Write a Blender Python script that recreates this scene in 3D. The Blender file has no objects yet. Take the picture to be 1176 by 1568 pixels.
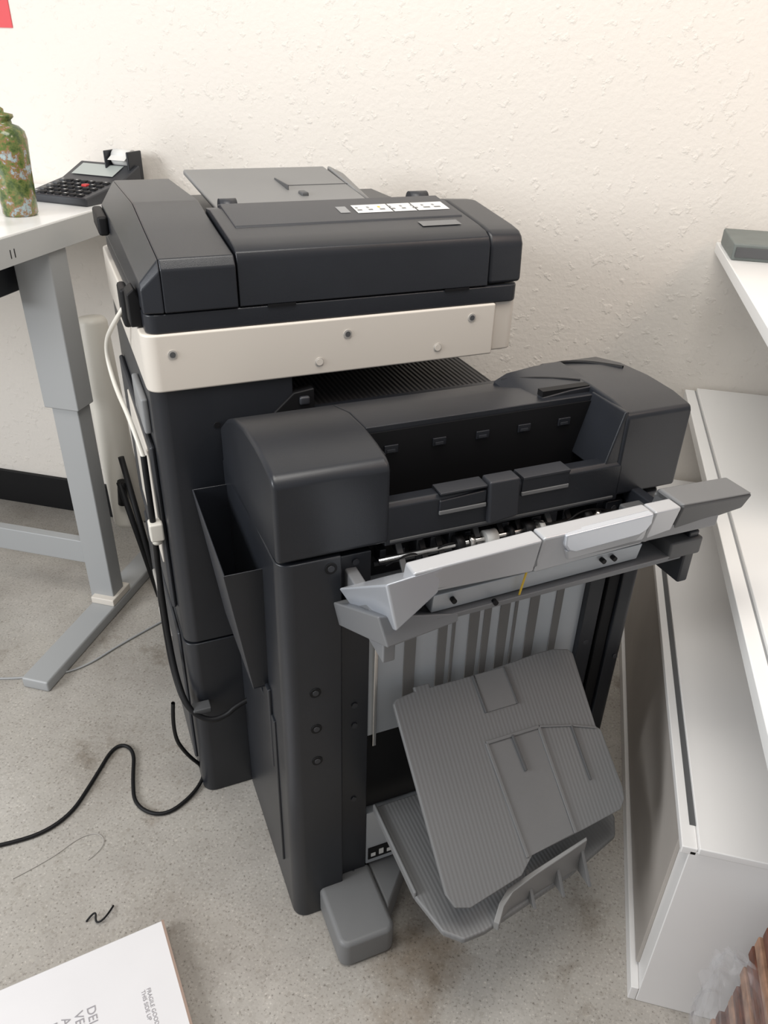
import bpy, bmesh, math, random
from mathutils import Vector, Matrix
from mathutils import noise as mn
random.seed(4)
sc=bpy.context.scene
sc.view_settings.view_transform='Standard'
sc.view_settings.look='None'

# ---------------------------------------------------------------- materials
def mat(name,col,rough=0.5,metal=0.0,bump=0.0,bscale=300,var=0.0,vscale=6,spec=None,coords='Object'):
    m=bpy.data.materials.new(name); m.use_nodes=True
    nt=m.node_tree; b=nt.nodes['Principled BSDF']
    b.inputs['Base Color'].default_value=(*col,1); b.inputs['Roughness'].default_value=rough
    b.inputs['Metallic'].default_value=metal
    if spec is not None: b.inputs['Specular IOR Level'].default_value=spec
    tc=nt.nodes.new('ShaderNodeTexCoord')
    if bump>0:
        n=nt.nodes.new('ShaderNodeTexNoise'); n.inputs['Scale'].default_value=bscale; n.inputs['Detail'].default_value=3
        bp=nt.nodes.new('ShaderNodeBump'); bp.inputs['Strength'].default_value=bump; bp.inputs['Distance'].default_value=0.002
        nt.links.new(tc.outputs[coords],n.inputs['Vector']); nt.links.new(n.outputs['Fac'],bp.inputs['Height'])
        nt.links.new(bp.outputs['Normal'],b.inputs['Normal'])
    if var>0:
        n2=nt.nodes.new('ShaderNodeTexNoise'); n2.inputs['Scale'].default_value=vscale; n2.inputs['Detail'].default_value=5
        r=nt.nodes.new('ShaderNodeValToRGB')
        r.color_ramp.elements[0].position=0.3; r.color_ramp.elements[1].position=0.7
        r.color_ramp.elements[0].color=(*[c*(1-var) for c in col],1)
        r.color_ramp.elements[1].color=(*[min(1,c*(1+var)) for c in col],1)
        nt.links.new(tc.outputs[coords],n2.inputs['Vector']); nt.links.new(n2.outputs['Fac'],r.inputs['Fac'])
        nt.links.new(r.outputs['Color'],b.inputs['Base Color'])
    return m
CH=mat('charcoal_plastic',(0.017,0.019,0.024),0.34,bump=0.10,bscale=900,var=0.15)
CH2=mat('charcoal_plastic_light',(0.032,0.034,0.040),0.40,bump=0.10,bscale=900,var=0.1)
BK=mat('black_plastic',(0.006,0.006,0.007),0.55,spec=0.3)
WH=mat('offwhite_plastic',(0.72,0.67,0.60),0.42,bump=0.05,bscale=700)
WH2=mat('offwhite_plastic_dark',(0.45,0.43,0.40),0.45)
GR=mat('grey_plastic',(0.17,0.172,0.174),0.5,bump=0.1,bscale=800,var=0.05)
GRT=mat('document_tray_grey',(0.22,0.22,0.218),0.5,bump=0.1,bscale=800,var=0.04)
GRD=mat('grey_plastic_dark',(0.085,0.087,0.09),0.5)
GRL=mat('grey_plastic_light',(0.28,0.285,0.29),0.45)
SV=mat('silver_plastic',(0.50,0.51,0.53),0.3,metal=0.3)
SVH=mat('silver_plastic_bright',(0.58,0.61,0.66),0.25,metal=0.4)
SVD=mat('silver_plastic_dark',(0.22,0.225,0.235),0.4,metal=0.2)
PLATE=mat('galvanised_plate',(0.50,0.53,0.56),0.4,metal=0.3)
STR=mat('taupe_stripe',(0.17,0.165,0.16),0.6)
MET=mat('polished_metal',(0.75,0.73,0.70),0.25,metal=1.0)
RUB=mat('white_roller_rubber',(0.6,0.6,0.58),0.6)
LAB=mat('label_paper',(0.74,0.74,0.72),0.6)
YEL=mat('yellow_sticker',(0.75,0.50,0.05),0.5)
DSK=mat('white_laminate',(0.86,0.86,0.85),0.28)
DSKE=mat('desk_edge_grey',(0.46,0.47,0.465),0.4)
LEG=mat('grey_painted_steel',(0.37,0.38,0.385),0.4)
CAB=mat('cabinet_white',(0.78,0.77,0.76),0.35,var=0.02,vscale=3)
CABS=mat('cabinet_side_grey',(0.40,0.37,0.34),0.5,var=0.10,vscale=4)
CREAM=mat('cream_plastic',(0.74,0.71,0.64),0.4)
PAPER=mat('white_carton',(0.78,0.77,0.78),0.6,var=0.02,vscale=8)
INK=mat('grey_ink',(0.35,0.34,0.36),0.7)
RED=mat('red_paper',(0.7,0.08,0.09),0.6)
REDK=mat('red_key',(0.55,0.03,0.03),0.4)
BIND=mat('binder_grey',(0.17,0.19,0.18),0.55,var=0.1,vscale=15)
BRN=mat('brown_card',(0.13,0.045,0.025),0.5,var=0.5,vscale=45)
BRN2=mat('brown_card_light',(0.30,0.17,0.11),0.5,var=0.3,vscale=60)
LCD=mat('lcd',(0.42,0.46,0.44),0.4)

def ribbed(name,col,scale,strength=0.8,axis='X'):
    m=mat(name,col,0.5); nt=m.node_tree; b=nt.nodes['Principled BSDF']
    tc=nt.nodes.new('ShaderNodeTexCoord'); w=nt.nodes.new('ShaderNodeTexWave'); w.bands_direction=axis
    w.inputs['Scale'].default_value=scale
    bp=nt.nodes.new('ShaderNodeBump'); bp.inputs['Strength'].default_value=strength; bp.inputs['Distance'].default_value=0.0015
    nt.links.new(tc.outputs['Object'],w.inputs['Vector']); nt.links.new(w.outputs['Fac'],bp.inputs['Height'])
    nt.links.new(bp.outputs['Normal'],b.inputs['Normal'])
    return m
RIBG=ribbed('grey_ribbed_plastic',(0.17,0.172,0.174),42,0.22)
RIBD=ribbed('dark_ribbed_plastic',(0.035,0.036,0.04),30,1.0)

def wallmat():
    m=bpy.data.materials.new('plaster_wall'); m.use_nodes=True; nt=m.node_tree; b=nt.nodes['Principled BSDF']
    b.inputs['Base Color'].default_value=(0.80,0.755,0.695,1); b.inputs['Roughness'].default_value=0.7
    tc=nt.nodes.new('ShaderNodeTexCoord')
    n=nt.nodes.new('ShaderNodeTexNoise'); n.inputs['Scale'].default_value=75; n.inputs['Detail'].default_value=4; n.inputs['Roughness'].default_value=0.55
    v=nt.nodes.new('ShaderNodeTexNoise'); v.inputs['Scale'].default_value=42; v.inputs['Detail'].default_value=4
    r=nt.nodes.new('ShaderNodeValToRGB'); r.color_ramp.elements[0].position=0.60; r.color_ramp.elements[1].position=0.70
    mx=nt.nodes.new('ShaderNodeMath'); mx.operation='MULTIPLY_ADD'; mx.inputs[1].default_value=0.8
    nt.links.new(tc.outputs['Object'],n.inputs['Vector']); nt.links.new(tc.outputs['Object'],v.inputs['Vector'])
    nt.links.new(v.outputs['Fac'],r.inputs['Fac'])
    nt.links.new(r.outputs['Color'],mx.inputs[0]); nt.links.new(n.outputs['Fac'],mx.inputs[2])
    bp=nt.nodes.new('ShaderNodeBump'); bp.inputs['Strength'].default_value=0.38; bp.inputs['Distance'].default_value=0.004
    nt.links.new(mx.outputs[0],bp.inputs['Height']); nt.links.new(bp.outputs['Normal'],b.inputs['Normal'])
    return m
def floormat():
    m=bpy.data.materials.new('worn_concrete'); m.use_nodes=True; nt=m.node_tree; b=nt.nodes['Principled BSDF']
    b.inputs['Roughness'].default_value=0.42
    tc=nt.nodes.new('ShaderNodeTexCoord'); L=nt.links.new
    def ramp(fac,stops):
        r=nt.nodes.new('ShaderNodeValToRGB'); e=r.color_ramp.elements
        e[0].position,e[0].color=stops[0][0],(*stops[0][1],1); e[1].position,e[1].color=stops[-1][0],(*stops[-1][1],1)
        for p,c in stops[1:-1]:
            q=e.new(p); q.color=(*c,1)
        L(fac,r.inputs['Fac']); return r.outputs['Color']
    def noise(s,d=5,rg=0.5,off=0.0):
        n=nt.nodes.new('ShaderNodeTexNoise'); n.inputs['Scale'].default_value=s; n.inputs['Detail'].default_value=d; n.inputs['Roughness'].default_value=rg
        if off:
            mp=nt.nodes.new('ShaderNodeMapping'); mp.inputs['Location'].default_value=(off,off*1.7,0); L(tc.outputs['Object'],mp.inputs['Vector']); L(mp.outputs['Vector'],n.inputs['Vector'])
        else: L(tc.outputs['Object'],n.inputs['Vector'])
        return n.outputs['Fac']
    def mul(a,b_,f=1.0):
        x=nt.nodes.new('ShaderNodeMix'); x.data_type='RGBA'; x.blend_type='MULTIPLY'; x.inputs[0].default_value=f; x.clamp_result=False
        L(a,x.inputs[6]); L(b_,x.inputs[7]); return x.outputs[2]
    base=ramp(noise(1.9,8,0.6),[(0.32,(0.31,0.285,0.255)),(0.5,(0.43,0.405,0.37)),(0.68,(0.52,0.495,0.455))])
    stain=ramp(noise(3.6,8,0.70),[(0.33,(0.60,0.56,0.51)),(0.43,(0.97,0.97,0.96)),(0.58,(1,1,1)),(0.68,(1.16,1.16,1.16))])
    stain2=ramp(noise(1.3,9,0.62,3.3),[(0.30,(0.62,0.55,0.48)),(0.38,(1,1,1)),(0.9,(1,1,1))])
    speck=ramp(noise(190,2,0.5),[(0.30,(0.42,0.40,0.38)),(0.39,(0.95,0.95,0.95)),(0.62,(1,1,1)),(0.70,(1.35,1.35,1.35))])
    vo=nt.nodes.new('ShaderNodeTexVoronoi'); vo.inputs['Scale'].default_value=150; L(tc.outputs['Object'],vo.inputs['Vector'])
    peb=ramp(vo.outputs['Color'],[(0.10,(0.72,0.70,0.67)),(0.28,(0.97,0.97,0.97)),(0.8,(1,1,1)),(0.95,(1.15,1.14,1.12))])
    out=mul(mul(mul(mul(base,stain),stain2),speck,0.85),peb,0.5)
    L(out,b.inputs['Base Color'])
    return m

# ---------------------------------------------------------------- helpers
def empty(name,loc=(0,0,0),rz=0):
    e=bpy.data.objects.new(name,None); sc.collection.objects.link(e); e.location=loc; e.rotation_euler=(0,0,rz); e.empty_display_size=0.1
    return e
def obj(name,verts,faces,m,parent=None,bev=0,seg=3,smooth=True):
    me=bpy.data.meshes.new(name); me.from_pydata([tuple(v) for v in verts],[],faces)
    bm=bmesh.new(); bm.from_mesh(me); bmesh.ops.recalc_face_normals(bm,faces=bm.faces); bm.to_mesh(me); bm.free()
    me.materials.append(m)
    o=bpy.data.objects.new(name,me); sc.collection.objects.link(o)
    if parent: o.parent=parent
    if bev>0:
        md=o.modifiers.new('bev','BEVEL'); md.width=bev; md.segments=seg; md.limit_method='ANGLE'; md.angle_limit=math.radians(25)
    if smooth:
        for p in me.polygons: p.use_smooth=(bev>0)
        if bev>0:
            w=o.modifiers.new('wn','WEIGHTED_NORMAL'); w.keep_sharp=False
    return o
def box(name,x0,x1,y0,y1,z0,z1,m,parent=None,bev=0.002,seg=2):
    v=[(x,y,z) for z in (z0,z1) for y in (y0,y1) for x in (x0,x1)]
    f=[(0,1,3,2),(4,6,7,5),(0,4,5,1),(2,3,7,6),(0,2,6,4),(1,5,7,3)]
    return obj(name,v,f,m,parent,bev,seg)
def prism(name,prof,a0,a1,m,parent=None,axis='x',bev=0.003,seg=3):
    n=len(prof); vs=[]
    for a in (a0,a1):
        for p,q in prof:
            vs.append({'x':(a,p,q),'y':(p,a,q),'z':(p,q,a)}[axis])
    f=[tuple(range(n)),tuple(range(2*n-1,n-1,-1))]+[(i,(i+1)%n,n+(i+1)%n,n+i) for i in range(n)]
    return obj(name,vs,f,m,parent,bev,seg)
def loft(name,profA,profB,m,parent=None,bev=0.003,seg=3):
    n=len(profA); vs=list(profA)+list(profB)
    f=[tuple(range(n)),tuple(range(2*n-1,n-1,-1))]+[(i,(i+1)%n,n+(i+1)%n,n+i) for i in range(n)]
    return obj(name,vs,f,m,parent,bev,seg)
def rrect(x0,x1,y0,y1,r,seg=6,corners=(1,1,1,1)):
    pts=[]
    for k,(cx,cy,a) in enumerate([(x0+r,y0+r,180),(x1-r,y0+r,270),(x1-r,y1-r,0),(x0+r,y1-r,90)]):
        if corners[k]:
            for i in range(seg+1):
                t=math.radians(a+90*i/seg); pts.append((cx+r*math.cos(t),cy+r*math.sin(t)))
        else:
            pts.append([(x0,y0),(x1,y0),(x1,y1),(x0,y1)][k])
    return pts
def rbox(name,x0,x1,y0,y1,z0,z1,r,m,parent=None,bev=0.002,corners=(1,1,1,1)):
    return prism(name,rrect(x0,x1,y0,y1,r,8,corners),z0,z1,m,parent,'z',bev,2)
def cyl(name,p0,p1,r,m,parent=None,seg=20,r2=None,bev=0.0):
    p0=Vector(p0);p1=Vector(p1); d=(p1-p0); q=d.to_track_quat('Z','Y')
    r2=r if r2 is None else r2; vs=[]
    for p,rr in ((p0,r),(p1,r2)):
        for i in range(seg):
            t=2*math.pi*i/seg; vs.append(p+q@Vector((rr*math.cos(t),rr*math.sin(t),0)))
    f=[tuple(range(seg)),tuple(range(2*seg-1,seg-1,-1))]+[(i,(i+1)%seg,seg+(i+1)%seg,seg+i) for i in range(seg)]
    o=obj(name,vs,f,m,parent,bev,4,smooth=False)
    for p in o.data.polygons[2:]: p.use_smooth=True
    if bev>0:
        for p in o.data.polygons: p.use_smooth=True
    return o
def tube(name,pts,r,m,parent=None,res=8):
    c=bpy.data.curves.new(name,'CURVE'); c.dimensions='3D'; c.bevel_depth=r; c.bevel_resolution=3; c.resolution_u=res
    s=c.splines.new('NURBS'); s.points.add(len(pts)-1)
    for i,p in enumerate(pts): s.points[i].co=(*p,1)
    s.use_endpoint_u=True; s.order_u=3
    o=bpy.data.objects.new(name,c); sc.collection.objects.link(o); c.materials.append(m)
    if parent: o.parent=parent
    return o
def lathe(name,prof,m,parent=None,seg=32,loc=(0,0,0)):
    vs=[];f=[]
    for r,z in prof:
        for i in range(seg):
            t=2*math.pi*i/seg; vs.append((r*math.cos(t),r*math.sin(t),z))
    for k in range(len(prof)-1):
        for i in range(seg):
            j=(i+1)%seg; f.append((k*seg+i,k*seg+j,(k+1)*seg+j,(k+1)*seg+i))
    f.append(tuple(range(seg))); f.append(tuple(range(len(vs)-1,len(vs)-seg-1,-1)))
    o=obj(name,vs,f,m,parent); o.location=loc
    for p in o.data.polygons: p.use_smooth=True
    return o
def text(name,s,size,m,parent,loc,rot):
    c=bpy.data.curves.new(name,'FONT'); c.body=s; c.size=size; c.extrude=0.0002; c.materials.append(m)
    o=bpy.data.objects.new(name,c); sc.collection.objects.link(o); o.parent=parent; o.location=loc; o.rotation_euler=rot
    return o

# ---------------------------------------------------------------- room (X along wall, Y into wall)
box('wall_back',-4.5,3.0,2.2,2.35,0,3.0,wallmat(),None,0)
box('floor',-4.5,3.0,-3.0,2.35,-0.1,0.0,floormat(),None,0)
box('baseboard_back',-4.5,-0.9,2.185,2.2,0,0.135,BK,None,0.002)

# ---------------------------------------------------------------- copier
P=empty('multifunction_copier',(-0.362,0.875,0),math.radians(36.1))
rbox('body_base',-0.116,0.58,0.378,1.08,0.0,0.46,0.028,CH,P,0.003)
rbox('body_mid',0.10,0.58,0.387,1.08,0.464,0.925,0.035,CH,P,0.003,(0,1,1,0))
rbox('body_front_column',-0.114,0.14,0.380,1.08,0.464,1.036,0.028,CH,P,0.002,(1,0,0,1))
box('body_rear_column',0.47,0.58,0.80,1.08,0.925,1.035,BK,P)
box('body_back_inner',0.14,0.47,1.0,1.08,0.925,1.035,BK,P)
box('exit_tray_ribbed',0.14,0.585,0.372,1.0,0.925,0.955,RIBD,P,0.004)
box('exit_tray_lip',0.14,0.60,0.372,0.40,0.945,0.962,CH,P,0.004)
prism('exit_latch',[(0.10,0.965),(0.14,1.0),(0.18,1.005),(0.18,0.955),(0.10,0.955)],0.374,0.40,BK,P,'y',0.003)
box('exit_latch_grip',0.15,0.17,0.368,0.385,0.975,0.992,CH2,P,0.004)
cyl('body_hole',(-0.005,0.381,0.955),(-0.005,0.3785,0.955),0.006,BK,P)
box('front_door_upper',-0.125,-0.114,0.44,0.98,0.52,0.90,CH2,P,0.005)
box('front_door_lower',-0.123,-0.114,0.44,1.0,0.06,0.45,CH2,P,0.005)
box('front_strip_grey',-0.127,-0.114,0.455,0.60,0.92,0.99,GRL,P,0.004)
box('front_door_white_edge',-0.128,-0.123,0.47,0.80,0.62,0.88,WH,P,0.002)
for i,z in enumerate((0.17,0.30)): box('cassette_handle_%d'%i,-0.130,-0.121,0.6,0.9,z,z+0.02,WH2,P,0.003)
rbox('scanner_band',-0.118,0.552,0.372,1.10,1.031,1.133,0.026,WH,P,0.004,(1,0,0,1))
rbox('scanner_band_end',0.555,0.606,0.383,1.10,1.034,1.135,0.02,WH,P,0.004,(0,1,1,0))
for i,(x,z,d) in enumerate([(-0.07,1.098,1),(0.245,1.103,1),(0.50,1.110,1),(0.19,1.056,0),(0.43,1.058,0)]):
    cyl('band_screw_ring_%d'%i,(x,0.374,z),(x,0.3705,z),0.0080,WH2,P)
    cyl('band_screw_%d'%i,(x,0.372,z),(x,0.3695,z),(0.0050 if d else 0.0066),(GRD if d else WH),P)
# --- document feeder
rbox('feeder_base',-0.108,0.602,0.376,1.08,1.133,1.166,0.02,CH,P,0.003)
pm=[(0.375,1.168),(0.378,1.242),(0.385,1.256),(0.40,1.264),(0.43,1.270),(0.58,1.290),(0.62,1.287),(0.64,1.262),(0.64,1.168)]
prism('feeder_cover_middle',pm,0.052,0.530,CH,P,'x',0.002)
prism('feeder_cover_raised_band',[(0.47,1.270),(0.48,1.279),(0.60,1.296),(0.625,1.291),(0.63,1.27)],0.075,0.52,CH2,P,'x',0.002)
pe=[(0.378,1.168),(0.382,1.242),(0.390,1.256),(0.40,1.264),(0.43,1.270),(0.58,1.290),(0.62,1.287),(0.66,1.262),(0.66,1.168)]
loft('feeder_cover_end',[(0.533,y,z) for y,z in pe],[(0.608,y+0.004,1.168+(z-1.168)*0.97) for y,z in pe],CH,P,0.008)
pl=[(0.372,1.168),(0.374,1.237),(0.384,1.253),(0.52,1.270),(0.68,1.292),(1.04,1.282),(1.055,1.25),(1.055,1.168)]
loft('feeder_cover_front',[(0.049,y,z) for y,z in pl],[(-0.074,y,z) for y,z in pl],CH,P,0.003)
pl2=[(y+0.006,1.168+(z-1.168)*0.55) for y,z in pl]
loft('feeder_front_chamfer',[(-0.0745,y,z) for y,z in pl],[(-0.108,y,z) for y,z in pl2],CH,P,0.003)
for i,x in enumerate((0.10,0.44)): box('feeder_vent_%d'%i,x,x+0.05,0.3735,0.378,1.163,1.168,BK,P,0)
loft('document_tray',[(0.085,0.66,1.262),(0.085,0.66,1.272),(0.085,1.06,1.298),(0.085,1.06,1.286)],
     [(0.41,0.66,1.262),(0.41,0.66,1.272),(0.43,1.06,1.298),(0.43,1.06,1.286)],GRT,P,0.004)
box('document_tray_base',0.052,0.56,0.64,1.05,1.165,1.245,CH,P,0.01)
loft('tray_side_guide',[(0.415,0.80,1.25),(0.415,0.80,1.286),(0.435,1.05,1.302),(0.435,1.05,1.25)],
     [(0.445,0.76,1.25),(0.445,0.76,1.262),(0.475,1.03,1.283),(0.475,1.03,1.25)],GRT,P,0.006)
box('tray_slider_a',0.268,0.271,0.82,0.93,1.279,1.293,GRD,P,0.001)
box('tray_slider_b',0.282,0.298,0.76,0.79,1.272,1.286,GRD,P,0.003)
box('tray_step_line',0.275,0.42,0.86,0.863,1.281,1.2862,GRD,P,0)
cyl('guide_hinge_left',(0.085,0.66,1.278),(0.118,0.66,1.278),0.018,CH2,P)
cyl('guide_hinge_right',(0.49,0.67,1.278),(0.53,0.67,1.278),0.017,CH2,P)
def tilted(name,x0,x1,y0,y1,m,dz=0.0):
    f=lambda y:1.279+(y-0.48)*0.1417+0.0006+dz
    return obj(name,[(x0,y0,f(y0)),(x1,y0,f(y0)),(x1,y1,f(y1)),(x0,y1,f(y1))],[(0,1,2,3)],m,P)
tilted('instruction_label_a',0.318,0.39,0.515,0.560,LAB); tilted('instruction_label_b',0.393,0.44,0.515,0.560,LAB); tilted('instruction_label_c',0.443,0.51,0.515,0.560,LAB)
tilted('instruction_label_d',0.285,0.305,0.52,0.555,GRL)
for i in range(8):
    x=0.322+i*0.023
    tilted('label_print_%d'%i,x,x+random.uniform(.008,.015),0.528,0.534,GR,0.0004)
    tilted('label_print_b_%d'%i,x,x+0.005,0.540,0.548,(YEL if i==2 else GRL),0.0004)
obj('name_plate',[(0.415,0.432,1.2718),(0.495,0.432,1.2718),(0.495,0.458,1.2753),(0.415,0.458,1.2753)],[(0,1,2,3)],GR,P)
box('operation_panel_arm',-0.132,-0.116,0.50,0.56,1.11,1.18,BK,P,0.006)
box('operation_panel',-0.130,-0.108,0.90,1.04,1.19,1.23,BK,P,0.006)
prism('hinge_bracket',[(-0.127,1.135),(-0.107,1.135),(-0.105,1.18),(-0.115,1.20),(-0.127,1.19)],0.42,0.47,BK,P,'y',0.003)

# --- finisher
XF=0.71
rbox('finisher_left_column',-0.002,0.10,-0.004,0.375,0.0,0.887,0.026,CH,P,0.003,(1,0,0,0))
box('finisher_rear_body',0.095,XF-0.01,0.06,0.37,0.03,0.885,CH,P,0.003)
box('finisher_strip_left',0.103,0.155,0.012,0.06,0.02,0.875,CH,P,0.002)
box('finisher_strip_gap',0.100,0.1035,0.008,0.05,0.02,0.875,BK,P,0)
box('finisher_strip_right',0.60,0.635,0.010,0.06,0.02,0.875,CH,P,0.002)
box('finisher_strip_right_b',0.64,0.665,0.006,0.06,0.02,0.875,BK,P,0.002)
rbox('finisher_right_column',0.667,XF,0.0,0.375,0.0,0.885,0.02,CH,P,0.003,(0,1,0,0))
box('finisher_side_panel',-0.006,0.0,0.07,0.33,0.10,0.50,CH,P,0.002)
box('finisher_side_handle',-0.009,0.0,0.09,0.13,0.36,0.56,CH,P,0.003)
box('striped_plate',0.157,0.60,0.022,0.05,0.45,0.80,PLATE,P,0.001)
for i,(x,w_) in enumerate([(0.225,0.022),(0.290,0.018),(0.318,0.006),(0.352,0.020),(0.382,0.014),(0.415,0.020),(0.446,0.006),(0.478,0.020),(0.535,0.016)]):
    box('plate_stripe_%d'%i,x,x+w_,0.0195,0.024,0.45,0.79,STR,P,0.0005)
box('tray_rail',0.165,0.172,0.012,0.03,0.43,0.80,MET,P,0.001)
box('lower_cavity',0.157,0.60,0.03,0.05,0.24,0.45,BK,P,0)
box('lower_plate',0.157,0.36,0.015,0.05,0.075,0.235,PLATE,P,0.002)
box('rating_label',0.162,0.26,0.013,0.016,0.09,0.125,BK,P,0)
for i in range(5): box('rating_print_%d'%i,0.168+i*0.018,0.178+i*0.018,0.012,0.0135,0.098,0.108+0.006*(i%2),LAB,P,0)
box('lower_dark',0.36,0.60,0.02,0.05,0.03,0.24,BK,P,0)
for i,(x,z) in enumerate([(0.082,0.868),(0.052,0.62),(0.052,0.535),(0.052,0.455)]):
    cyl('column_hole_%d'%i,(x,-0.003,z),(x,-0.0052,z),0.010,BK,P)
    cyl('column_screw_%d'%i,(x,-0.004,z),(x,-0.0062,z),0.0055,CH2,P)
for i,(x,z) in enumerate([(0.128,0.86),(0.128,0.55),(0.128,0.50),(0.128,0.30),(0.128,0.07),(0.618,0.86),(0.652,0.86),(0.69,0.86),(0.618,0.55),(0.69,0.5)]):
    y=0.013 if x<0.63 else (0.007 if x<0.66 else 0.001)
    cyl('strip_screw_%d'%i,(x,y,z),(x,y-0.004,z),0.0055,CH2,P)
# top cover
pt=[(-0.004,0.892),(-0.004,1.018),(0.001,1.030),(0.014,1.037),(0.05,1.043),(0.10,1.046),(0.17,1.042),(0.25,1.022),(0.31,0.995),(0.372,0.955),(0.372,0.852)]
loft('finisher_top_left',[(-0.002,y,z) for y,z in pt],[(0.178,y,z) for y,z in pt],CH,P,0.008,4)
pr=[(0.0,0.892),(0.0,1.036),(0.004,1.046),(0.05,1.054),(0.12,1.057),(0.20,1.053),(0.27,1.040),(0.33,1.00),(0.372,0.96),(0.372,0.862)]
loft('finisher_top_right',[(0.60,y,z) for y,z in pr],[(0.735,y,z) for y,z in pr],CH,P,0.006,4)
pb=[(0.095,0.90),(0.095,1.046),(0.17,1.042),(0.25,1.022),(0.31,0.995),(0.372,0.955),(0.372,0.86)]
prism('finisher_top_back',pb,0.175,0.61,CH,P,'x',0.002)
box('notch_back_wall',0.180,0.598,0.092,0.097,0.90,1.036,BK,P,0)
box('notch_end_left',0.1775,0.182,0.03,0.095,0.90,1.030,BK,P,0)
prism('finisher_lip',[(0.0,0.885),(0.0,0.953),(0.006,0.960),(0.03,0.958),(0.03,0.885)],0.172,0.61,CH,P,'x',0.002)
box('notch_floor',0.180,0.60,0.028,0.095,0.89,0.915,BK,P,0)
prism('notch_side_ramp',[(0.570,0.94),(0.605,0.94),(0.605,1.05),(0.597,1.05)],0.004,0.10,CH,P,'y',0.003)
for i,x in enumerate((0.205,0.29,0.37,0.45,0.53)):
    box('notch_slot_%d'%i,x,x+0.024,0.089,0.0925,0.998,1.012,CH,P,0.001)
    box('notch_tab_%d'%i,x+0.004,x+0.018,0.087,0.0895,1.001,1.005,CH2,P,0)
loft('lip_plate_left',[(0.262,-0.003,0.925),(0.345,-0.003,0.935),(0.345,-0.003,0.955),(0.262,-0.003,0.950)],[(0.262,0.03,0.938),(0.345,0.03,0.938),(0.345,0.03,0.963),(0.262,0.03,0.963)],CH,P,0.002)
box('lip_plate_left_edge',0.262,0.345,-0.004,0.028,0.961,0.965,CH2,P,0.001)
box('lip_plate_left_light',0.262,0.345,-0.0045,0.0,0.926,0.933,GR,P,0.001)
box('lip_plate_right',0.41,0.50,-0.003,0.03,0.930,0.963,CH,P,0.002)
box('lip_plate_right_edge',0.41,0.50,-0.004,0.028,0.961,0.966,CH2,P,0.001)
box('lip_plate_right_light',0.41,0.50,-0.0045,0.0,0.932,0.939,GR,P,0.001)
prism('lip_tab',[(0.345,0.972),(0.40,0.972),(0.405,0.900),(0.35,0.893)],-0.010,0.02,CH2,P,'y',0.004)
box('lip_underlay',0.18,0.60,-0.002,0.002,0.89,0.895,GRD,P,0.001)
prism('finisher_back_step',[(0.475,1.0),(0.48,1.034),(0.505,1.046),(0.56,1.053),(0.62,1.056),(0.64,1.0)],0.11,0.235,CH,P,'y',0.003)
tube('finisher_lid_groove',[(0.60,0.24,1.046),(0.63,0.255,1.0445),(0.66,0.245,1.046),(0.69,0.215,1.051),(0.715,0.17,1.055)],0.0035,BK,P)
tube('finisher_step_groove',[(0.49,0.225,1.038),(0.52,0.20,1.048),(0.57,0.165,1.054),(0.60,0.14,1.0555)],0.002,BK,P)
box('cover_slot',0.505,0.60,0.112,0.128,1.045,1.0565,BK,P,0)
# mechanism
box('mechanism_back',0.157,0.62,0.045,0.055,0.80,0.89,BK,P,0)
cyl('drive_rod',(0.165,0.008,0.855),(0.625,0.008,0.855),0.0045,MET,P)
cyl('drive_rod_b',(0.165,0.028,0.835),(0.625,0.028,0.835),0.004,GRD,P)
for i,(x,w,r,m_) in enumerate([(0.30,0.014,0.015,BK),(0.325,0.010,0.011,MET),(0.355,0.022,0.014,RUB),(0.40,0.008,0.013,BK),(0.43,0.018,0.015,BK),(0.46,0.01,0.010,RUB),(0.55,0.014,0.014,BK),(0.575,0.01,0.010,MET)]):
    cyl('roller_%d'%i,(x,0.008,0.855),(x+w,0.008,0.855),r,m_,P)
for i,x in enumerate((0.20,0.24,0.27,0.34,0.385,0.42,0.48,0.52,0.60)):
    loft('paddle_%d'%i,[(x,-0.01,0.83),(x+0.01,-0.01,0.83),(x+0.01,0.03,0.872),(x,0.03,0.872)],[(x,-0.012,0.835),(x+0.01,-0.012,0.835),(x+0.01,0.028,0.878),(x,0.028,0.878)],(BK if i%3 else GRD),P,0.001)
tube('wire_harness_a',[(0.18,0.01,0.84),(0.21,0.0,0.865),(0.25,0.01,0.845),(0.29,0.0,0.87),(0.33,0.01,0.85)],0.0018,BK,P)
tube('wire_harness_b',[(0.45,0.01,0.87),(0.50,-0.002,0.85),(0.55,0.005,0.88),(0.60,0.01,0.86)],0.0018,BK,P)
for i in range(14):
    x=0.17+i*0.032+random.uniform(-.005,.005); box('mech_part_%d'%i,x,x+random.uniform(.008,.02),0.02,0.045,0.82+random.uniform(0,.03),0.86+random.uniform(0,.02),random.choice([BK,CH,CH2,BK]),P,0.001)

# --- upper silver tray
ya=-0.186
loft('silver_tray_floor',[(0.12,0.0,0.79),(0.12,0.0,0.80),(0.12,ya+0.01,0.945),(0.12,ya+0.01,0.925)],[(0.66,0.0,0.79),(0.66,0.0,0.80),(0.66,ya+0.01,0.945),(0.66,ya+0.01,0.925)],SVD,P,0.002)
def panel(name,x0,x1,zt0,zt1,zb0,zb1,m,y=ya,dy=0.02,bev=0.004,slope=0.012):
    return loft(name,[(x0,y,zt0),(x1,y,zt1),(x1,y-0+slope,zb1),(x0,y+slope,zb0)],[(x0,y+dy,zt0),(x1,y+dy,zt1),(x1,y+dy+slope,zb1),(x0,y+dy+slope,zb0)],m,P,bev)
panel('silver_panel_left',0.135,0.33,0.967,0.976,0.920,0.914,SV,dy=0.03)
panel('silver_panel_middle',0.3315,0.52,0.978,0.981,0.912,0.920,SV,dy=0.03)
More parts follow.
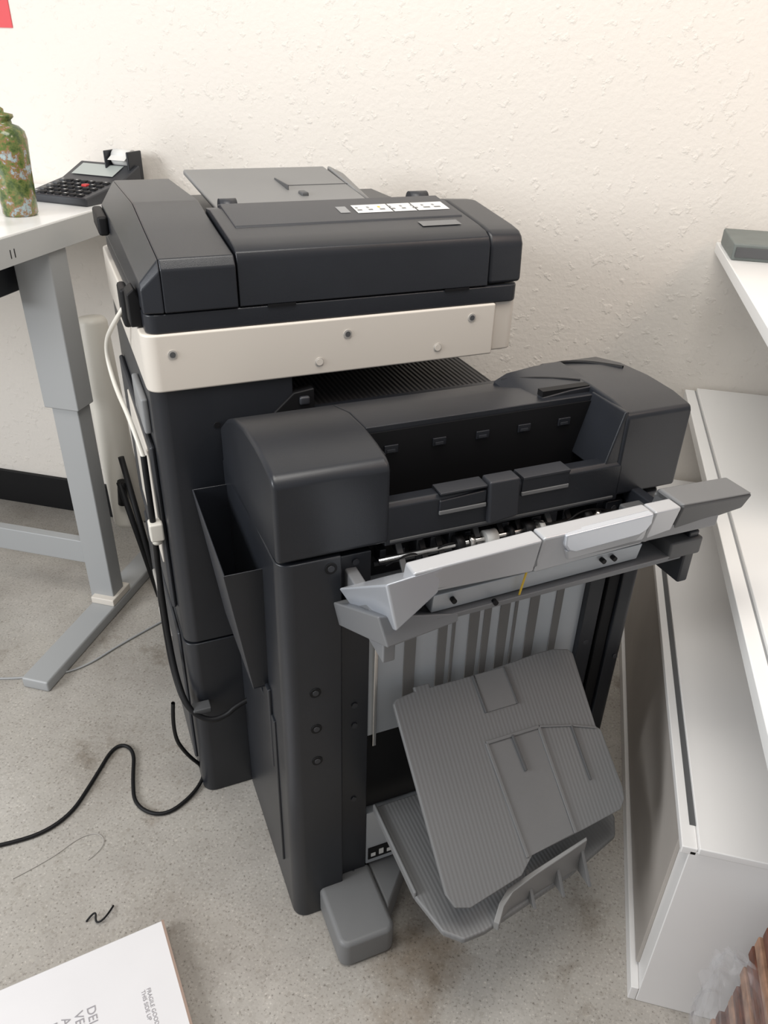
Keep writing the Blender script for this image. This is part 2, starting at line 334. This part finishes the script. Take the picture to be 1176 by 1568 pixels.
panel('silver_panel_grip_side',0.5215,0.570,0.981,0.981,0.920,0.928,SV,dy=0.03)
panel('silver_panel_end',0.5715,0.708,0.981,0.976,0.928,0.945,GRD,dy=0.06)
panel('silver_panel_end_top',0.5715,0.707,0.984,0.979,0.966,0.966,GR,dy=0.055)
prism('handle_grip',[(0.365,0.978),(0.515,0.983),(0.515,0.966),(0.508,0.956),(0.495,0.950),(0.385,0.945),(0.373,0.950),(0.366,0.960)],ya-0.004,ya+0.01,SVH,P,'y',0.003)
loft('handle_scoop',[(0.372,ya-0.001,0.948),(0.510,ya-0.001,0.954),(0.500,ya+0.006,0.932),(0.382,ya+0.006,0.926)],[(0.372,ya+0.014,0.948),(0.510,ya+0.014,0.954),(0.500,ya+0.018,0.932),(0.382,ya+0.018,0.926)],SV,P,0.003)
obj('silver_bracket_left',[(0.096,ya,0.960),(0.180,ya,0.969),(0.180,ya+0.012,0.918),(0.122,ya+0.02,0.858),
     (0.088,-0.02,0.84),(0.180,-0.04,0.86),(0.180,-0.04,0.82),(0.120,-0.02,0.78)],
    [(0,1,2,3),(0,4,5,1),(4,7,6,5),(0,3,7,4),(1,5,6,2),(3,2,6,7)],SVH,P,0.004)
obj('silver_lower_bracket',[(0.100,ya+0.035,0.880),(0.110,ya+0.02,0.832),(0.225,ya+0.03,0.840),(0.225,ya+0.03,0.855),
     (0.085,-0.0,0.80),(0.095,0.0,0.75),(0.225,0.0,0.76),(0.225,0.0,0.80)],
    [(0,1,2,3),(4,7,6,5),(0,4,5,1),(1,5,6,2),(2,6,7,3),(3,7,4,0)],SVD,P,0.003)
panel('lower_bar_white',0.185,0.545,0.893,0.900,0.858,0.868,PLATE,y=ya+0.035,dy=0.02,bev=0.002,slope=0.006)
panel('lower_bar_grey',0.19,0.63,0.856,0.866,0.844,0.853,SVD,y=ya+0.03,dy=0.06,bev=0.002,slope=0.004)
box('lower_bar_end',0.60,0.665,ya+0.03,-0.02,0.858,0.890,GRD,P,0.004)
for i,(x,z) in enumerate([(0.215,0.880),(0.285,0.858),(0.47,0.888),(0.49,0.888)]): cyl('bar_screw_%d'%i,(x,ya+0.036,z),(x,ya+0.028,z),0.004,BK,P)
panel('yellow_mark',0.326,0.3285,0.913,0.913,0.855,0.855,YEL,y=ya+0.022,dy=0.002,bev=0)
box('tray_arm_left',0.11,0.13,-0.15,0.02,0.79,0.85,SVD,P,0.003)
box('tray_arm_right',0.64,0.66,-0.15,0.02,0.80,0.90,CH,P,0.003)

# --- grey stacking tray (drooping)
T=empty('stack_tray',(0,0,0)); T.parent=P
vd=Vector((0,-0.262,-0.225)).normalized(); nx=Vector((1,0,0)); zz=nx.cross(vd)
T.matrix_local=Matrix(((1,vd.x,zz.x,0.190),(0,vd.y,zz.y,-0.005),(0,vd.z,zz.z,0.560),(0,0,0,1)))
s=1 if zz.z>0 else -1
def tp(name,pts,z0,z1,m,bev=0.002): return prism(name,pts,s*z0,s*z1,m,T,'z',bev,3)
L=0.340
outline=[(0.0,0.012),(0.008,0.004),(0.045,0.0),(0.045,-0.008),(0.075,-0.008),(0.075,0.0),(0.18,0.0),(0.30,-0.008),(0.335,-0.008),(0.368,0.0),(0.376,0.01),
         (0.372,0.150),(0.380,0.158),(0.384,L-0.075),(0.380,L-0.055),(0.365,L-0.040),(0.28,L-0.03),(0.17,L-0.02),(0.14,L+0.004),(0.035,L+0.022),(0.010,L+0.014),(0.0,L-0.01)]
tp('tray_plate',outline,0,0.010,RIBG,0.002)
tp('tray_centre_panel',[(0.15,0.125),(0.255,0.125),(0.258,L-0.03),(0.162,L-0.02)],0.006,0.0108,GR,0.0005)
def ridge(n,a,b,w=0.003,z=0.0135,m=GR):
    a=Vector(a);b=Vector(b);d=(b-a).normalized();p=Vector((-d.y,d.x))*w
    tp(n,[tuple(a+p),tuple(b+p),tuple(b-p),tuple(a-p)],0.006,z,m,0.001)
ridge('ridge_a',(0.148,0.12),(0.160,L-0.02)); ridge('ridge_b',(0.257,0.12),(0.262,L-0.03)); ridge('ridge_top',(0.148,0.12),(0.257,0.12))
ridge('ridge_mid',(0.200,0.12),(0.205,0.185),0.0025,0.016,GRD); ridge('ridge_up_l',(0.16,0.0),(0.165,0.07),0.002,0.014,GRD); ridge('ridge_up_r',(0.225,0.0),(0.23,0.07),0.002,0.014,GRD)
ridge('ridge_r1',(0.322,0.135),(0.324,0.235),0.002,0.014,GRD); ridge('ridge_r2',(0.322,0.135),(0.370,0.152),0.002)
ridge('ridge_cross',(0.258,0.12),(0.322,0.135),0.002)
tp('tray_centre_top',[(0.163,0.0),(0.228,0.0),(0.228,0.07),(0.166,0.07)],0.008,0.0125,GR,0.001)
# lower tray
prism('lower_tray',[(0.165,0.0),(0.60,0.0),(0.610,-0.05),(0.600,-0.19),(0.575,-0.225),(0.45,-0.262),(0.25,-0.300),(0.21,-0.300),(0.183,-0.275),(0.165,-0.20)],0.258,0.272,RIBG,P,'z',0.004)
box('lower_tray_rim',0.163,0.170,-0.20,0.0,0.262,0.282,GR,P,0.003)
def stop():
    pts=[(0.275,-0.304),(0.290,-0.290),(0.31,-0.282),(0.36,-0.274),(0.43,-0.264),(0.475,-0.256),(0.478,-0.249),(0.43,-0.256),(0.36,-0.265),(0.305,-0.272),(0.285,-0.281),(0.268,-0.296)]
    hs=[0.282,0.304,0.322,0.333,0.342,0.346,0.346,0.342,0.333,0.322,0.304,0.282]
    return loft('paper_stop',[(x,y,0.262) for x,y in pts],[(x,y,h_) for (x,y),h_ in zip(pts,hs)],GRT,P,0.002)
stop()
for i,x in enumerate((0.35,0.41,0.465)):
    loft('paper_stop_rib_%d'%i,[(x,-0.296,0.268),(x,-0.26,0.268),(x,-0.255,0.325)],[(x+0.006,-0.296,0.268),(x+0.006,-0.26,0.268),(x+0.006,-0.255,0.325)],GR,P,0.001)
# foot
prism('foot_block',rrect(0.050,0.165,-0.135,0.02,0.02,5,(1,1,0,0)),0.0,0.075,GR,P,'z',0.010)
loft('foot_wing',[(0.165,-0.09,0.0),(0.165,0.05,0.0),(0.165,0.05,0.070),(0.165,-0.09,0.070)],[(0.27,0.03,0.0),(0.27,0.05,0.0),(0.27,0.05,0.06),(0.27,0.03,0.06)],GR,P,0.006)
# pocket
pk=[(-0.066,0.095,0.822),(-0.066,0.36,0.842),(0.0,0.36,0.842),(0.0,0.095,0.822)]
pb_=[(-0.030,0.11,0.555),(-0.030,0.35,0.555),(0.0,0.35,0.555),(0.0,0.11,0.555)]
def wallquad(name,a,b,c,d,th,m):
    a,b,c,d=map(Vector,(a,b,c,d)); n=(b-a).cross(d-a).normalized()*th
    return obj(name,[a,b,c,d,a+n,b+n,c+n,d+n],[(0,1,2,3),(4,7,6,5),(0,4,5,1),(1,5,6,2),(2,6,7,3),(3,7,4,0)],m,P,0.001,1)
wallquad('pocket_outer',pb_[0],pk[0],pk[1],pb_[1],-0.003,CH2)
wallquad('pocket_near',pb_[0],pk[0],pk[3],pb_[3],0.003,CH)
wallquad('pocket_far',pb_[1],pk[1],pk[2],pb_[2],-0.003,CH)
wallquad('pocket_bottom',pb_[0],pb_[1],pb_[2],pb_[3],0.003,CH)

# cables on the copier (local)
tube('white_cable',[(-0.121,0.52,1.15),(-0.146,0.52,1.12),(-0.166,0.64,1.04),(-0.162,0.60,0.97),(-0.146,0.50,0.93),(-0.136,0.46,0.87)],0.0045,CREAM,P)
tube('black_cable_upright',[(-0.136,0.46,0.875),(-0.138,0.44,0.80),(-0.138,0.44,0.72),(-0.141,0.46,0.60),(-0.141,0.47,0.46),(-0.141,0.42,0.36),(-0.13,0.36,0.30),(-0.09,0.34,0.27),(-0.05,0.335,0.28),(-0.03,0.335,0.30),(0.0,0.335,0.31)],0.006,BK,P)
tube('black_cable_b',[(-0.136,0.44,0.72),(-0.146,0.47,0.55),(-0.146,0.48,0.44),(-0.146,0.44,0.35),(-0.135,0.365,0.30),(-0.09,0.345,0.26),(-0.05,0.34,0.27),(-0.02,0.34,0.30)],0.004,BK,P)
box('cable_plug',-0.148,-0.121,0.425,0.455,0.70,0.74,CREAM,P,0.004)
cyl('cable_plug_ring',(-0.135,0.44,0.69),(-0.135,0.44,0.70),0.010,CREAM,P)
box('connector',-0.12,-0.08,0.350,0.378,0.285,0.30,GRD,P,0.003)

# floor cables & litter
tube('power_cable',[(-0.72,1.10,0.30),(-0.735,1.10,0.20),(-0.725,1.13,0.10),(-0.70,1.17,0.012),(-0.70,1.10,0.006),(-0.74,1.02,0.006),(-0.82,1.03,0.006),(-0.865,1.10,0.006),(-0.91,1.19,0.006),(-0.965,1.19,0.006),(-0.955,1.08,0.006),(-0.95,0.95,0.006),(-1.04,0.86,0.006),(-1.25,0.76,0.006)],0.0045,BK)
tube('grey_data_cable',[(-1.08,1.68,0.004),(-1.15,1.55,0.004),(-1.20,1.42,0.004),(-1.28,1.36,0.004),(-1.45,1.30,0.004),(-1.7,1.25,0.004)],0.003,LEG)
tube('paper_string',[(-0.98,0.80,0.002),(-0.93,0.86,0.002),(-0.90,0.93,0.002),(-0.86,0.95,0.002),(-0.83,0.92,0.002),(-0.85,0.88,0.002)],0.0008,WH2)
tube('torn_tape',[(-0.775,0.755,0.003),(-0.765,0.780,0.015),(-0.755,0.755,0.003),(-0.735,0.765,0.015),(-0.74,0.80,0.003)],0.002,BK)

# ---------------------------------------------------------------- standing desk (left)
D=empty('standing_desk')
ZT=1.175; XE=-1.232
box('desk_top',-2.6,XE,1.15,2.19,ZT-0.025,ZT,DSK,D,0.002)
box('desk_edge_band',XE-0.003,XE+0.002,1.15,2.19,ZT-0.066,ZT-0.004,DSKE,D,0.001)
box('desk_apron',XE-0.06,XE-0.003,1.17,2.15,ZT-0.065,ZT-0.026,DSKE,D,0.001)
text('desk_mark','11',0.028,BK,D,(XE+0.0025,1.52,ZT-0.050),(math.radians(90),0,math.radians(90)))
box('leg_column_upper',-1.345,-1.240,1.67,1.745,0.69,ZT-0.03,LEG,D,0.004)
box('leg_column_lower',-1.330,-1.250,1.68,1.74,0.03,0.70,LEG,D,0.004)
box('leg_foot',-1.32,-1.238,1.31,1.98,0.0,0.035,LEG,D,0.006)
box('leg_foot_pad',-1.318,-1.240,1.66,1.76,0.035,0.058,WH,D,0.003)
box('cross_bar',-2.6,-1.33,1.695,1.725,0.16,0.24,LEG,D,0.003)
box('control_box',-1.50,-1.36,1.55,1.75,1.00,1.10,CH,D,0.004)
box('leg_column_far',-2.55,-2.45,1.68,1.75,0.03,ZT-0.03,LEG,D,0.004)
box('leg_foot_far',-2.54,-2.46,1.33,1.98,0.0,0.035,LEG,D,0.006)

# calculator
K=empty('desk_calculator',(-1.345,2.035,ZT),math.radians(-8))
K.scale=(1.2,1.1,1.15)
loft('case',[(-0.085,-0.115,0.0),(-0.085,0.10,0.0),(-0.085,0.10,0.068),(-0.085,0.02,0.038),(-0.085,-0.115,0.018)],[(0.085,-0.115,0.0),(0.085,0.10,0.0),(0.085,0.10,0.068),(0.085,0.02,0.038),(0.085,-0.115,0.018)],CH2,K,0.004)
obj('display',[(-0.068,0.035,0.0455),(0.05,0.035,0.0455),(0.05,0.085,0.0642),(-0.068,0.085,0.0642)],[(0,1,2,3)],LCD,K)
for r_ in range(5):
    for c_ in range(7):
        x=-0.07+c_*0.0205; y=-0.108+r_*0.024; z=0.018+(y+0.115)*0.148
        box('key_%d_%d'%(r_,c_),x,x+0.015,y,y+0.016,z-0.002,z+0.005,(REDK if (r_,c_) in ((3,4),) else (GRD if c_==0 else BK)),K,0.002,1)
        if (r_+c_)%2==0: box('key_mark_%d_%d'%(r_,c_),x+0.005,x+0.010,y+0.005,y+0.010,z+0.005,z+0.0054,LAB,K,0)
cyl('paper_roll',(0.015,0.105,0.080),(0.065,0.105,0.080),0.020,LAB,K)
box('roll_arm_a',0.006,0.011,0.07,0.125,0.03,0.098,CH,K,0.002)
box('roll_arm_b',0.070,0.076,0.07,0.125,0.03,0.098,CH,K,0.002)
obj('paper_strip',[(0.016,0.092,0.090),(0.064,0.092,0.090),(0.064,0.07,0.078),(0.016,0.07,0.078)],[(0,1,2,3)],LAB,K)

def bottlemat():
    m=mat('painted_landscape_glaze',(0.2,0.3,0.1),0.15); nt=m.node_tree; b=nt.nodes['Principled BSDF']
    tc=nt.nodes.new('ShaderNodeTexCoord'); n=nt.nodes.new('ShaderNodeTexNoise'); n.inputs['Scale'].default_value=24; n.inputs['Detail'].default_value=10; n.inputs['Roughness'].default_value=0.72
    r=nt.nodes.new('ShaderNodeValToRGB'); e=r.color_ramp.elements
    e[0].position=0.30; e[0].color=(0.03,0.05,0.02,1); e[1].position=0.72; e[1].color=(0.55,0.58,0.52,1)
    for p,c in ((0.42,(0.06,0.10,0.03,1)),(0.50,(0.16,0.20,0.06,1)),(0.545,(0.30,0.14,0.07,1)),(0.58,(0.30,0.40,0.42,1))):
        el=e.new(p); el.color=c
    nt.links.new(tc.outputs['Object'],n.inputs['Vector']); nt.links.new(n.outputs['Fac'],r.inputs['Fac']); nt.links.new(r.outputs['Color'],b.inputs['Base Color'])
    return m
lathe('painted_vase',[(0.036,0),(0.041,0.006),(0.044,0.10),(0.048,0.170),(0.045,0.187),(0.034,0.198),(0.021,0.203),(0.020,0.211),(0.027,0.217),(0.026,0.223),(0.008,0.227),(0.008,0.234),(0.003,0.238)],bottlemat(),None,40,(-1.350,1.745,ZT))
W=empty('candy_wrapper',(-1.340,1.600,ZT))
vs=[(random.uniform(-.035,.03),random.uniform(-.03,.03),random.uniform(0,.035)) for _ in range(14)]+[(0,0,0),(0.01,0.01,0),(-0.01,0.01,0)]
me=bpy.data.meshes.new('wrap'); bm=bmesh.new(); [bm.verts.new(v) for v in vs]; bmesh.ops.convex_hull(bm,input=bm.verts); bm.to_mesh(me); bm.free(); me.materials.append(LAB)
o=bpy.data.objects.new('foil',me); sc.collection.objects.link(o); o.parent=W
box('orange_card',-0.02,0.03,-0.055,-0.035,0,0.006,mat('orange_card',(0.8,0.25,0.05),0.5),W,0.001)

box('red_notice',-1.80,-1.605,2.197,2.2005,1.575,1.80,RED,None,0)  # red paper notice on the back wall

# ---------------------------------------------------------------- right side furniture
ZR=1.15
Tb=empty('white_table')
box('table_top',0.385,1.7,0.70,2.19,0.725,0.757,DSK,Tb,0.002)
box('table_edge_strip',0.355,0.381,0.70,2.19,0.722,0.750,DSK,Tb,0.002)
box('table_edge_joint',0.380,0.386,0.70,2.19,0.715,0.748,GRL,Tb,0)
box('table_leg_a',1.55,1.62,0.8,0.87,0,0.725,LEG,Tb); box('table_leg_b',1.55,1.62,2.05,2.12,0,0.725,LEG,Tb)
box('table_leg_c',0.95,1.02,2.05,2.12,0,0.725,LEG,Tb); box('table_leg_d',0.95,1.02,0.8,0.87,0,0.725,LEG,Tb)
Cb=empty('storage_cabinet')
box('cabinet_body',0.318,0.90,0.885,2.18,0.0,0.455,CAB,Cb,0.002)
box('cabinet_top',0.330,0.90,0.880,2.18,0.455,0.470,CAB,Cb,0.002)
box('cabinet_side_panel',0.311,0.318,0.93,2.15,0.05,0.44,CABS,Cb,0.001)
box('cabinet_side_rail',0.303,0.318,0.885,2.18,0.0,0.04,CAB,Cb,0.002)
box('cabinet_top_rail',0.305,0.330,0.885,2.18,0.445,0.462,CAB,Cb,0.002)
box('cabinet_top_groove',0.320,0.331,0.93,2.15,0.4615,0.4635,GRD,Cb,0)
Sh=empty('raised_desk')
box('desk_top',0.345,1.7,1.38,2.19,ZR-0.025,ZR,DSK,Sh,0.002)
box('desk_leg',1.0,1.08,1.9,1.98,0.757,ZR-0.025,LEG,Sh)
Bi=empty('ring_binder')
box('binder_cover',0.352,0.60,1.98,2.17,ZR,ZR+0.038,BIND,Bi,0.004)
box('binder_pages',0.358,0.60,1.976,2.165,ZR+0.008,ZR+0.030,GRD,Bi,0.001)

# carton bottom-left
Cx=empty('shipping_carton',(-0.615,0.785,0.0),math.radians(41.2))
box('carton',-0.55,0.0,-0.45,0.0,0.0,0.030,PAPER,Cx,0.003)
box('carton_edge_tape',-0.004,0.0008,-0.45,0.0,0.004,0.0305,mat('carton_edge',(0.35,0.25,0.2),0.6),Cx,0)
text('carton_print','DELIC\nVERS\nA\nFR',0.022,INK,Cx,(-0.165,-0.105,0.0305),(0,0,math.radians(-90)))
text('carton_print_small','FRAGILE GOODS\nTHIS SIDE UP',0.010,INK,Cx,(-0.06,-0.12,0.0305),(0,0,math.radians(-90)))

# tripod screen
S_=empty('tripod_projection_screen')
cyl('case_tube',(-1.315,1.90,0.88),(-1.245,1.83,0.24),0.046,CREAM,S_,28,r2=0.050,bev=0.02)
cyl('tripod_leg_a',(-1.215,1.79,0.50),(-1.115,1.74,0.0),0.009,BK,S_)
cyl('tripod_leg_b',(-1.225,1.775,0.42),(-1.16,1.79,0.0),0.009,BK,S_)
cyl('tripod_leg_c',(-1.225,1.90,0.45),(-1.20,2.10,0.0),0.009,BK,S_)
cyl('tripod_hub',(-1.232,1.785,0.34),(-1.222,1.785,0.42),0.014,BK,S_)

# plastic bag with brown books bottom-right
G=empty('bagged_books',(0.40,0.60,0))
for i in range(14):
    b_=box('book_%d'%i,0.030+0.004*(i%3),0.24,0.02,0.225,0.0+i*0.0285,0.026+i*0.0285,(BRN if i%3 else BRN2),G,0.003); b_.rotation_euler=(0,0,random.uniform(-.03,.03))
pm_=bpy.data.materials.new('clear_plastic'); pm_.use_nodes=True; b=pm_.node_tree.nodes['Principled BSDF']
b.inputs['Base Color'].default_value=(0.6,0.6,0.62,1); b.inputs['Roughness'].default_value=0.06; b.inputs['Alpha'].default_value=0.13
bm=bmesh.new(); bmesh.ops.create_icosphere(bm,subdivisions=5,radius=1)
for v in bm.verts:
    d=v.co.copy(); k=1+0.16*mn.noise(d*3.5)+0.16*abs(mn.noise(d*7))
    p=Vector([math.copysign(abs(c)**0.5,c) for c in d])
    v.co=Vector((0.12+p.x*0.150*k,0.10+p.y*0.135*k,max(0.0,0.17+p.z*0.185*k)))
me=bpy.data.meshes.new('plastic_bag'); bm.to_mesh(me); bm.free(); me.materials.append(pm_)
o=bpy.data.objects.new('plastic_bag',me); sc.collection.objects.link(o); o.parent=G

# ---------------------------------------------------------------- lights
def area(name,loc,target,size,power,col):
    l=bpy.data.lights.new(name,'AREA'); l.shape='RECTANGLE'; l.size=size[0]; l.size_y=size[1]; l.energy=power; l.color=col
    o=bpy.data.objects.new(name,l); sc.collection.objects.link(o); o.location=loc
    o.rotation_euler=(Vector(target)-Vector(loc)).to_track_quat('-Z','Y').to_euler()
    return o
area('window_daylight',(-3.0,-1.2,2.1),(0,1.6,0.9),(1.6,1.4),100,(0.96,0.98,1.0))
area('ceiling_lamp',(-0.3,0.7,2.95),(-0.3,1.15,0),(1.5,0.9),38,(1.0,0.96,0.90))
area('ceiling_lamp.001',(1.5,1.0,2.8),(1.1,2.2,1.2),(0.6,0.6),12,(1.0,0.78,0.64))
w=bpy.data.worlds.new('world'); sc.world=w; w.use_nodes=True
w.node_tree.nodes['Background'].inputs[0].default_value=(0.98,0.98,1.0,1); w.node_tree.nodes['Background'].inputs[1].default_value=0.36

# ---------------------------------------------------------------- camera
th=math.radians(31); roll=math.radians(1.7); az=math.radians(103.02)
fw=Vector((math.cos(az),math.sin(az),0)); rt=Vector((math.sin(az),-math.cos(az),0)); up=Vector((0,0,1))
F=fw*math.cos(th)-up*math.sin(th); U=fw*math.sin(th)+up*math.cos(th)
cr=rt*math.cos(roll)+U*math.sin(roll); cu=U*math.cos(roll)-rt*math.sin(roll)
cd=bpy.data.cameras.new('camera'); cd.sensor_width=36; cd.lens=36*1443/1920; cd.clip_start=0.02
cam=bpy.data.objects.new('camera',cd); sc.collection.objects.link(cam)
cam.matrix_world=Matrix((( cr.x,cu.x,-F.x,0),(cr.y,cu.y,-F.y,0),(cr.z,cu.z,-F.z,1.55),(0,0,0,1)))
sc.camera=cam
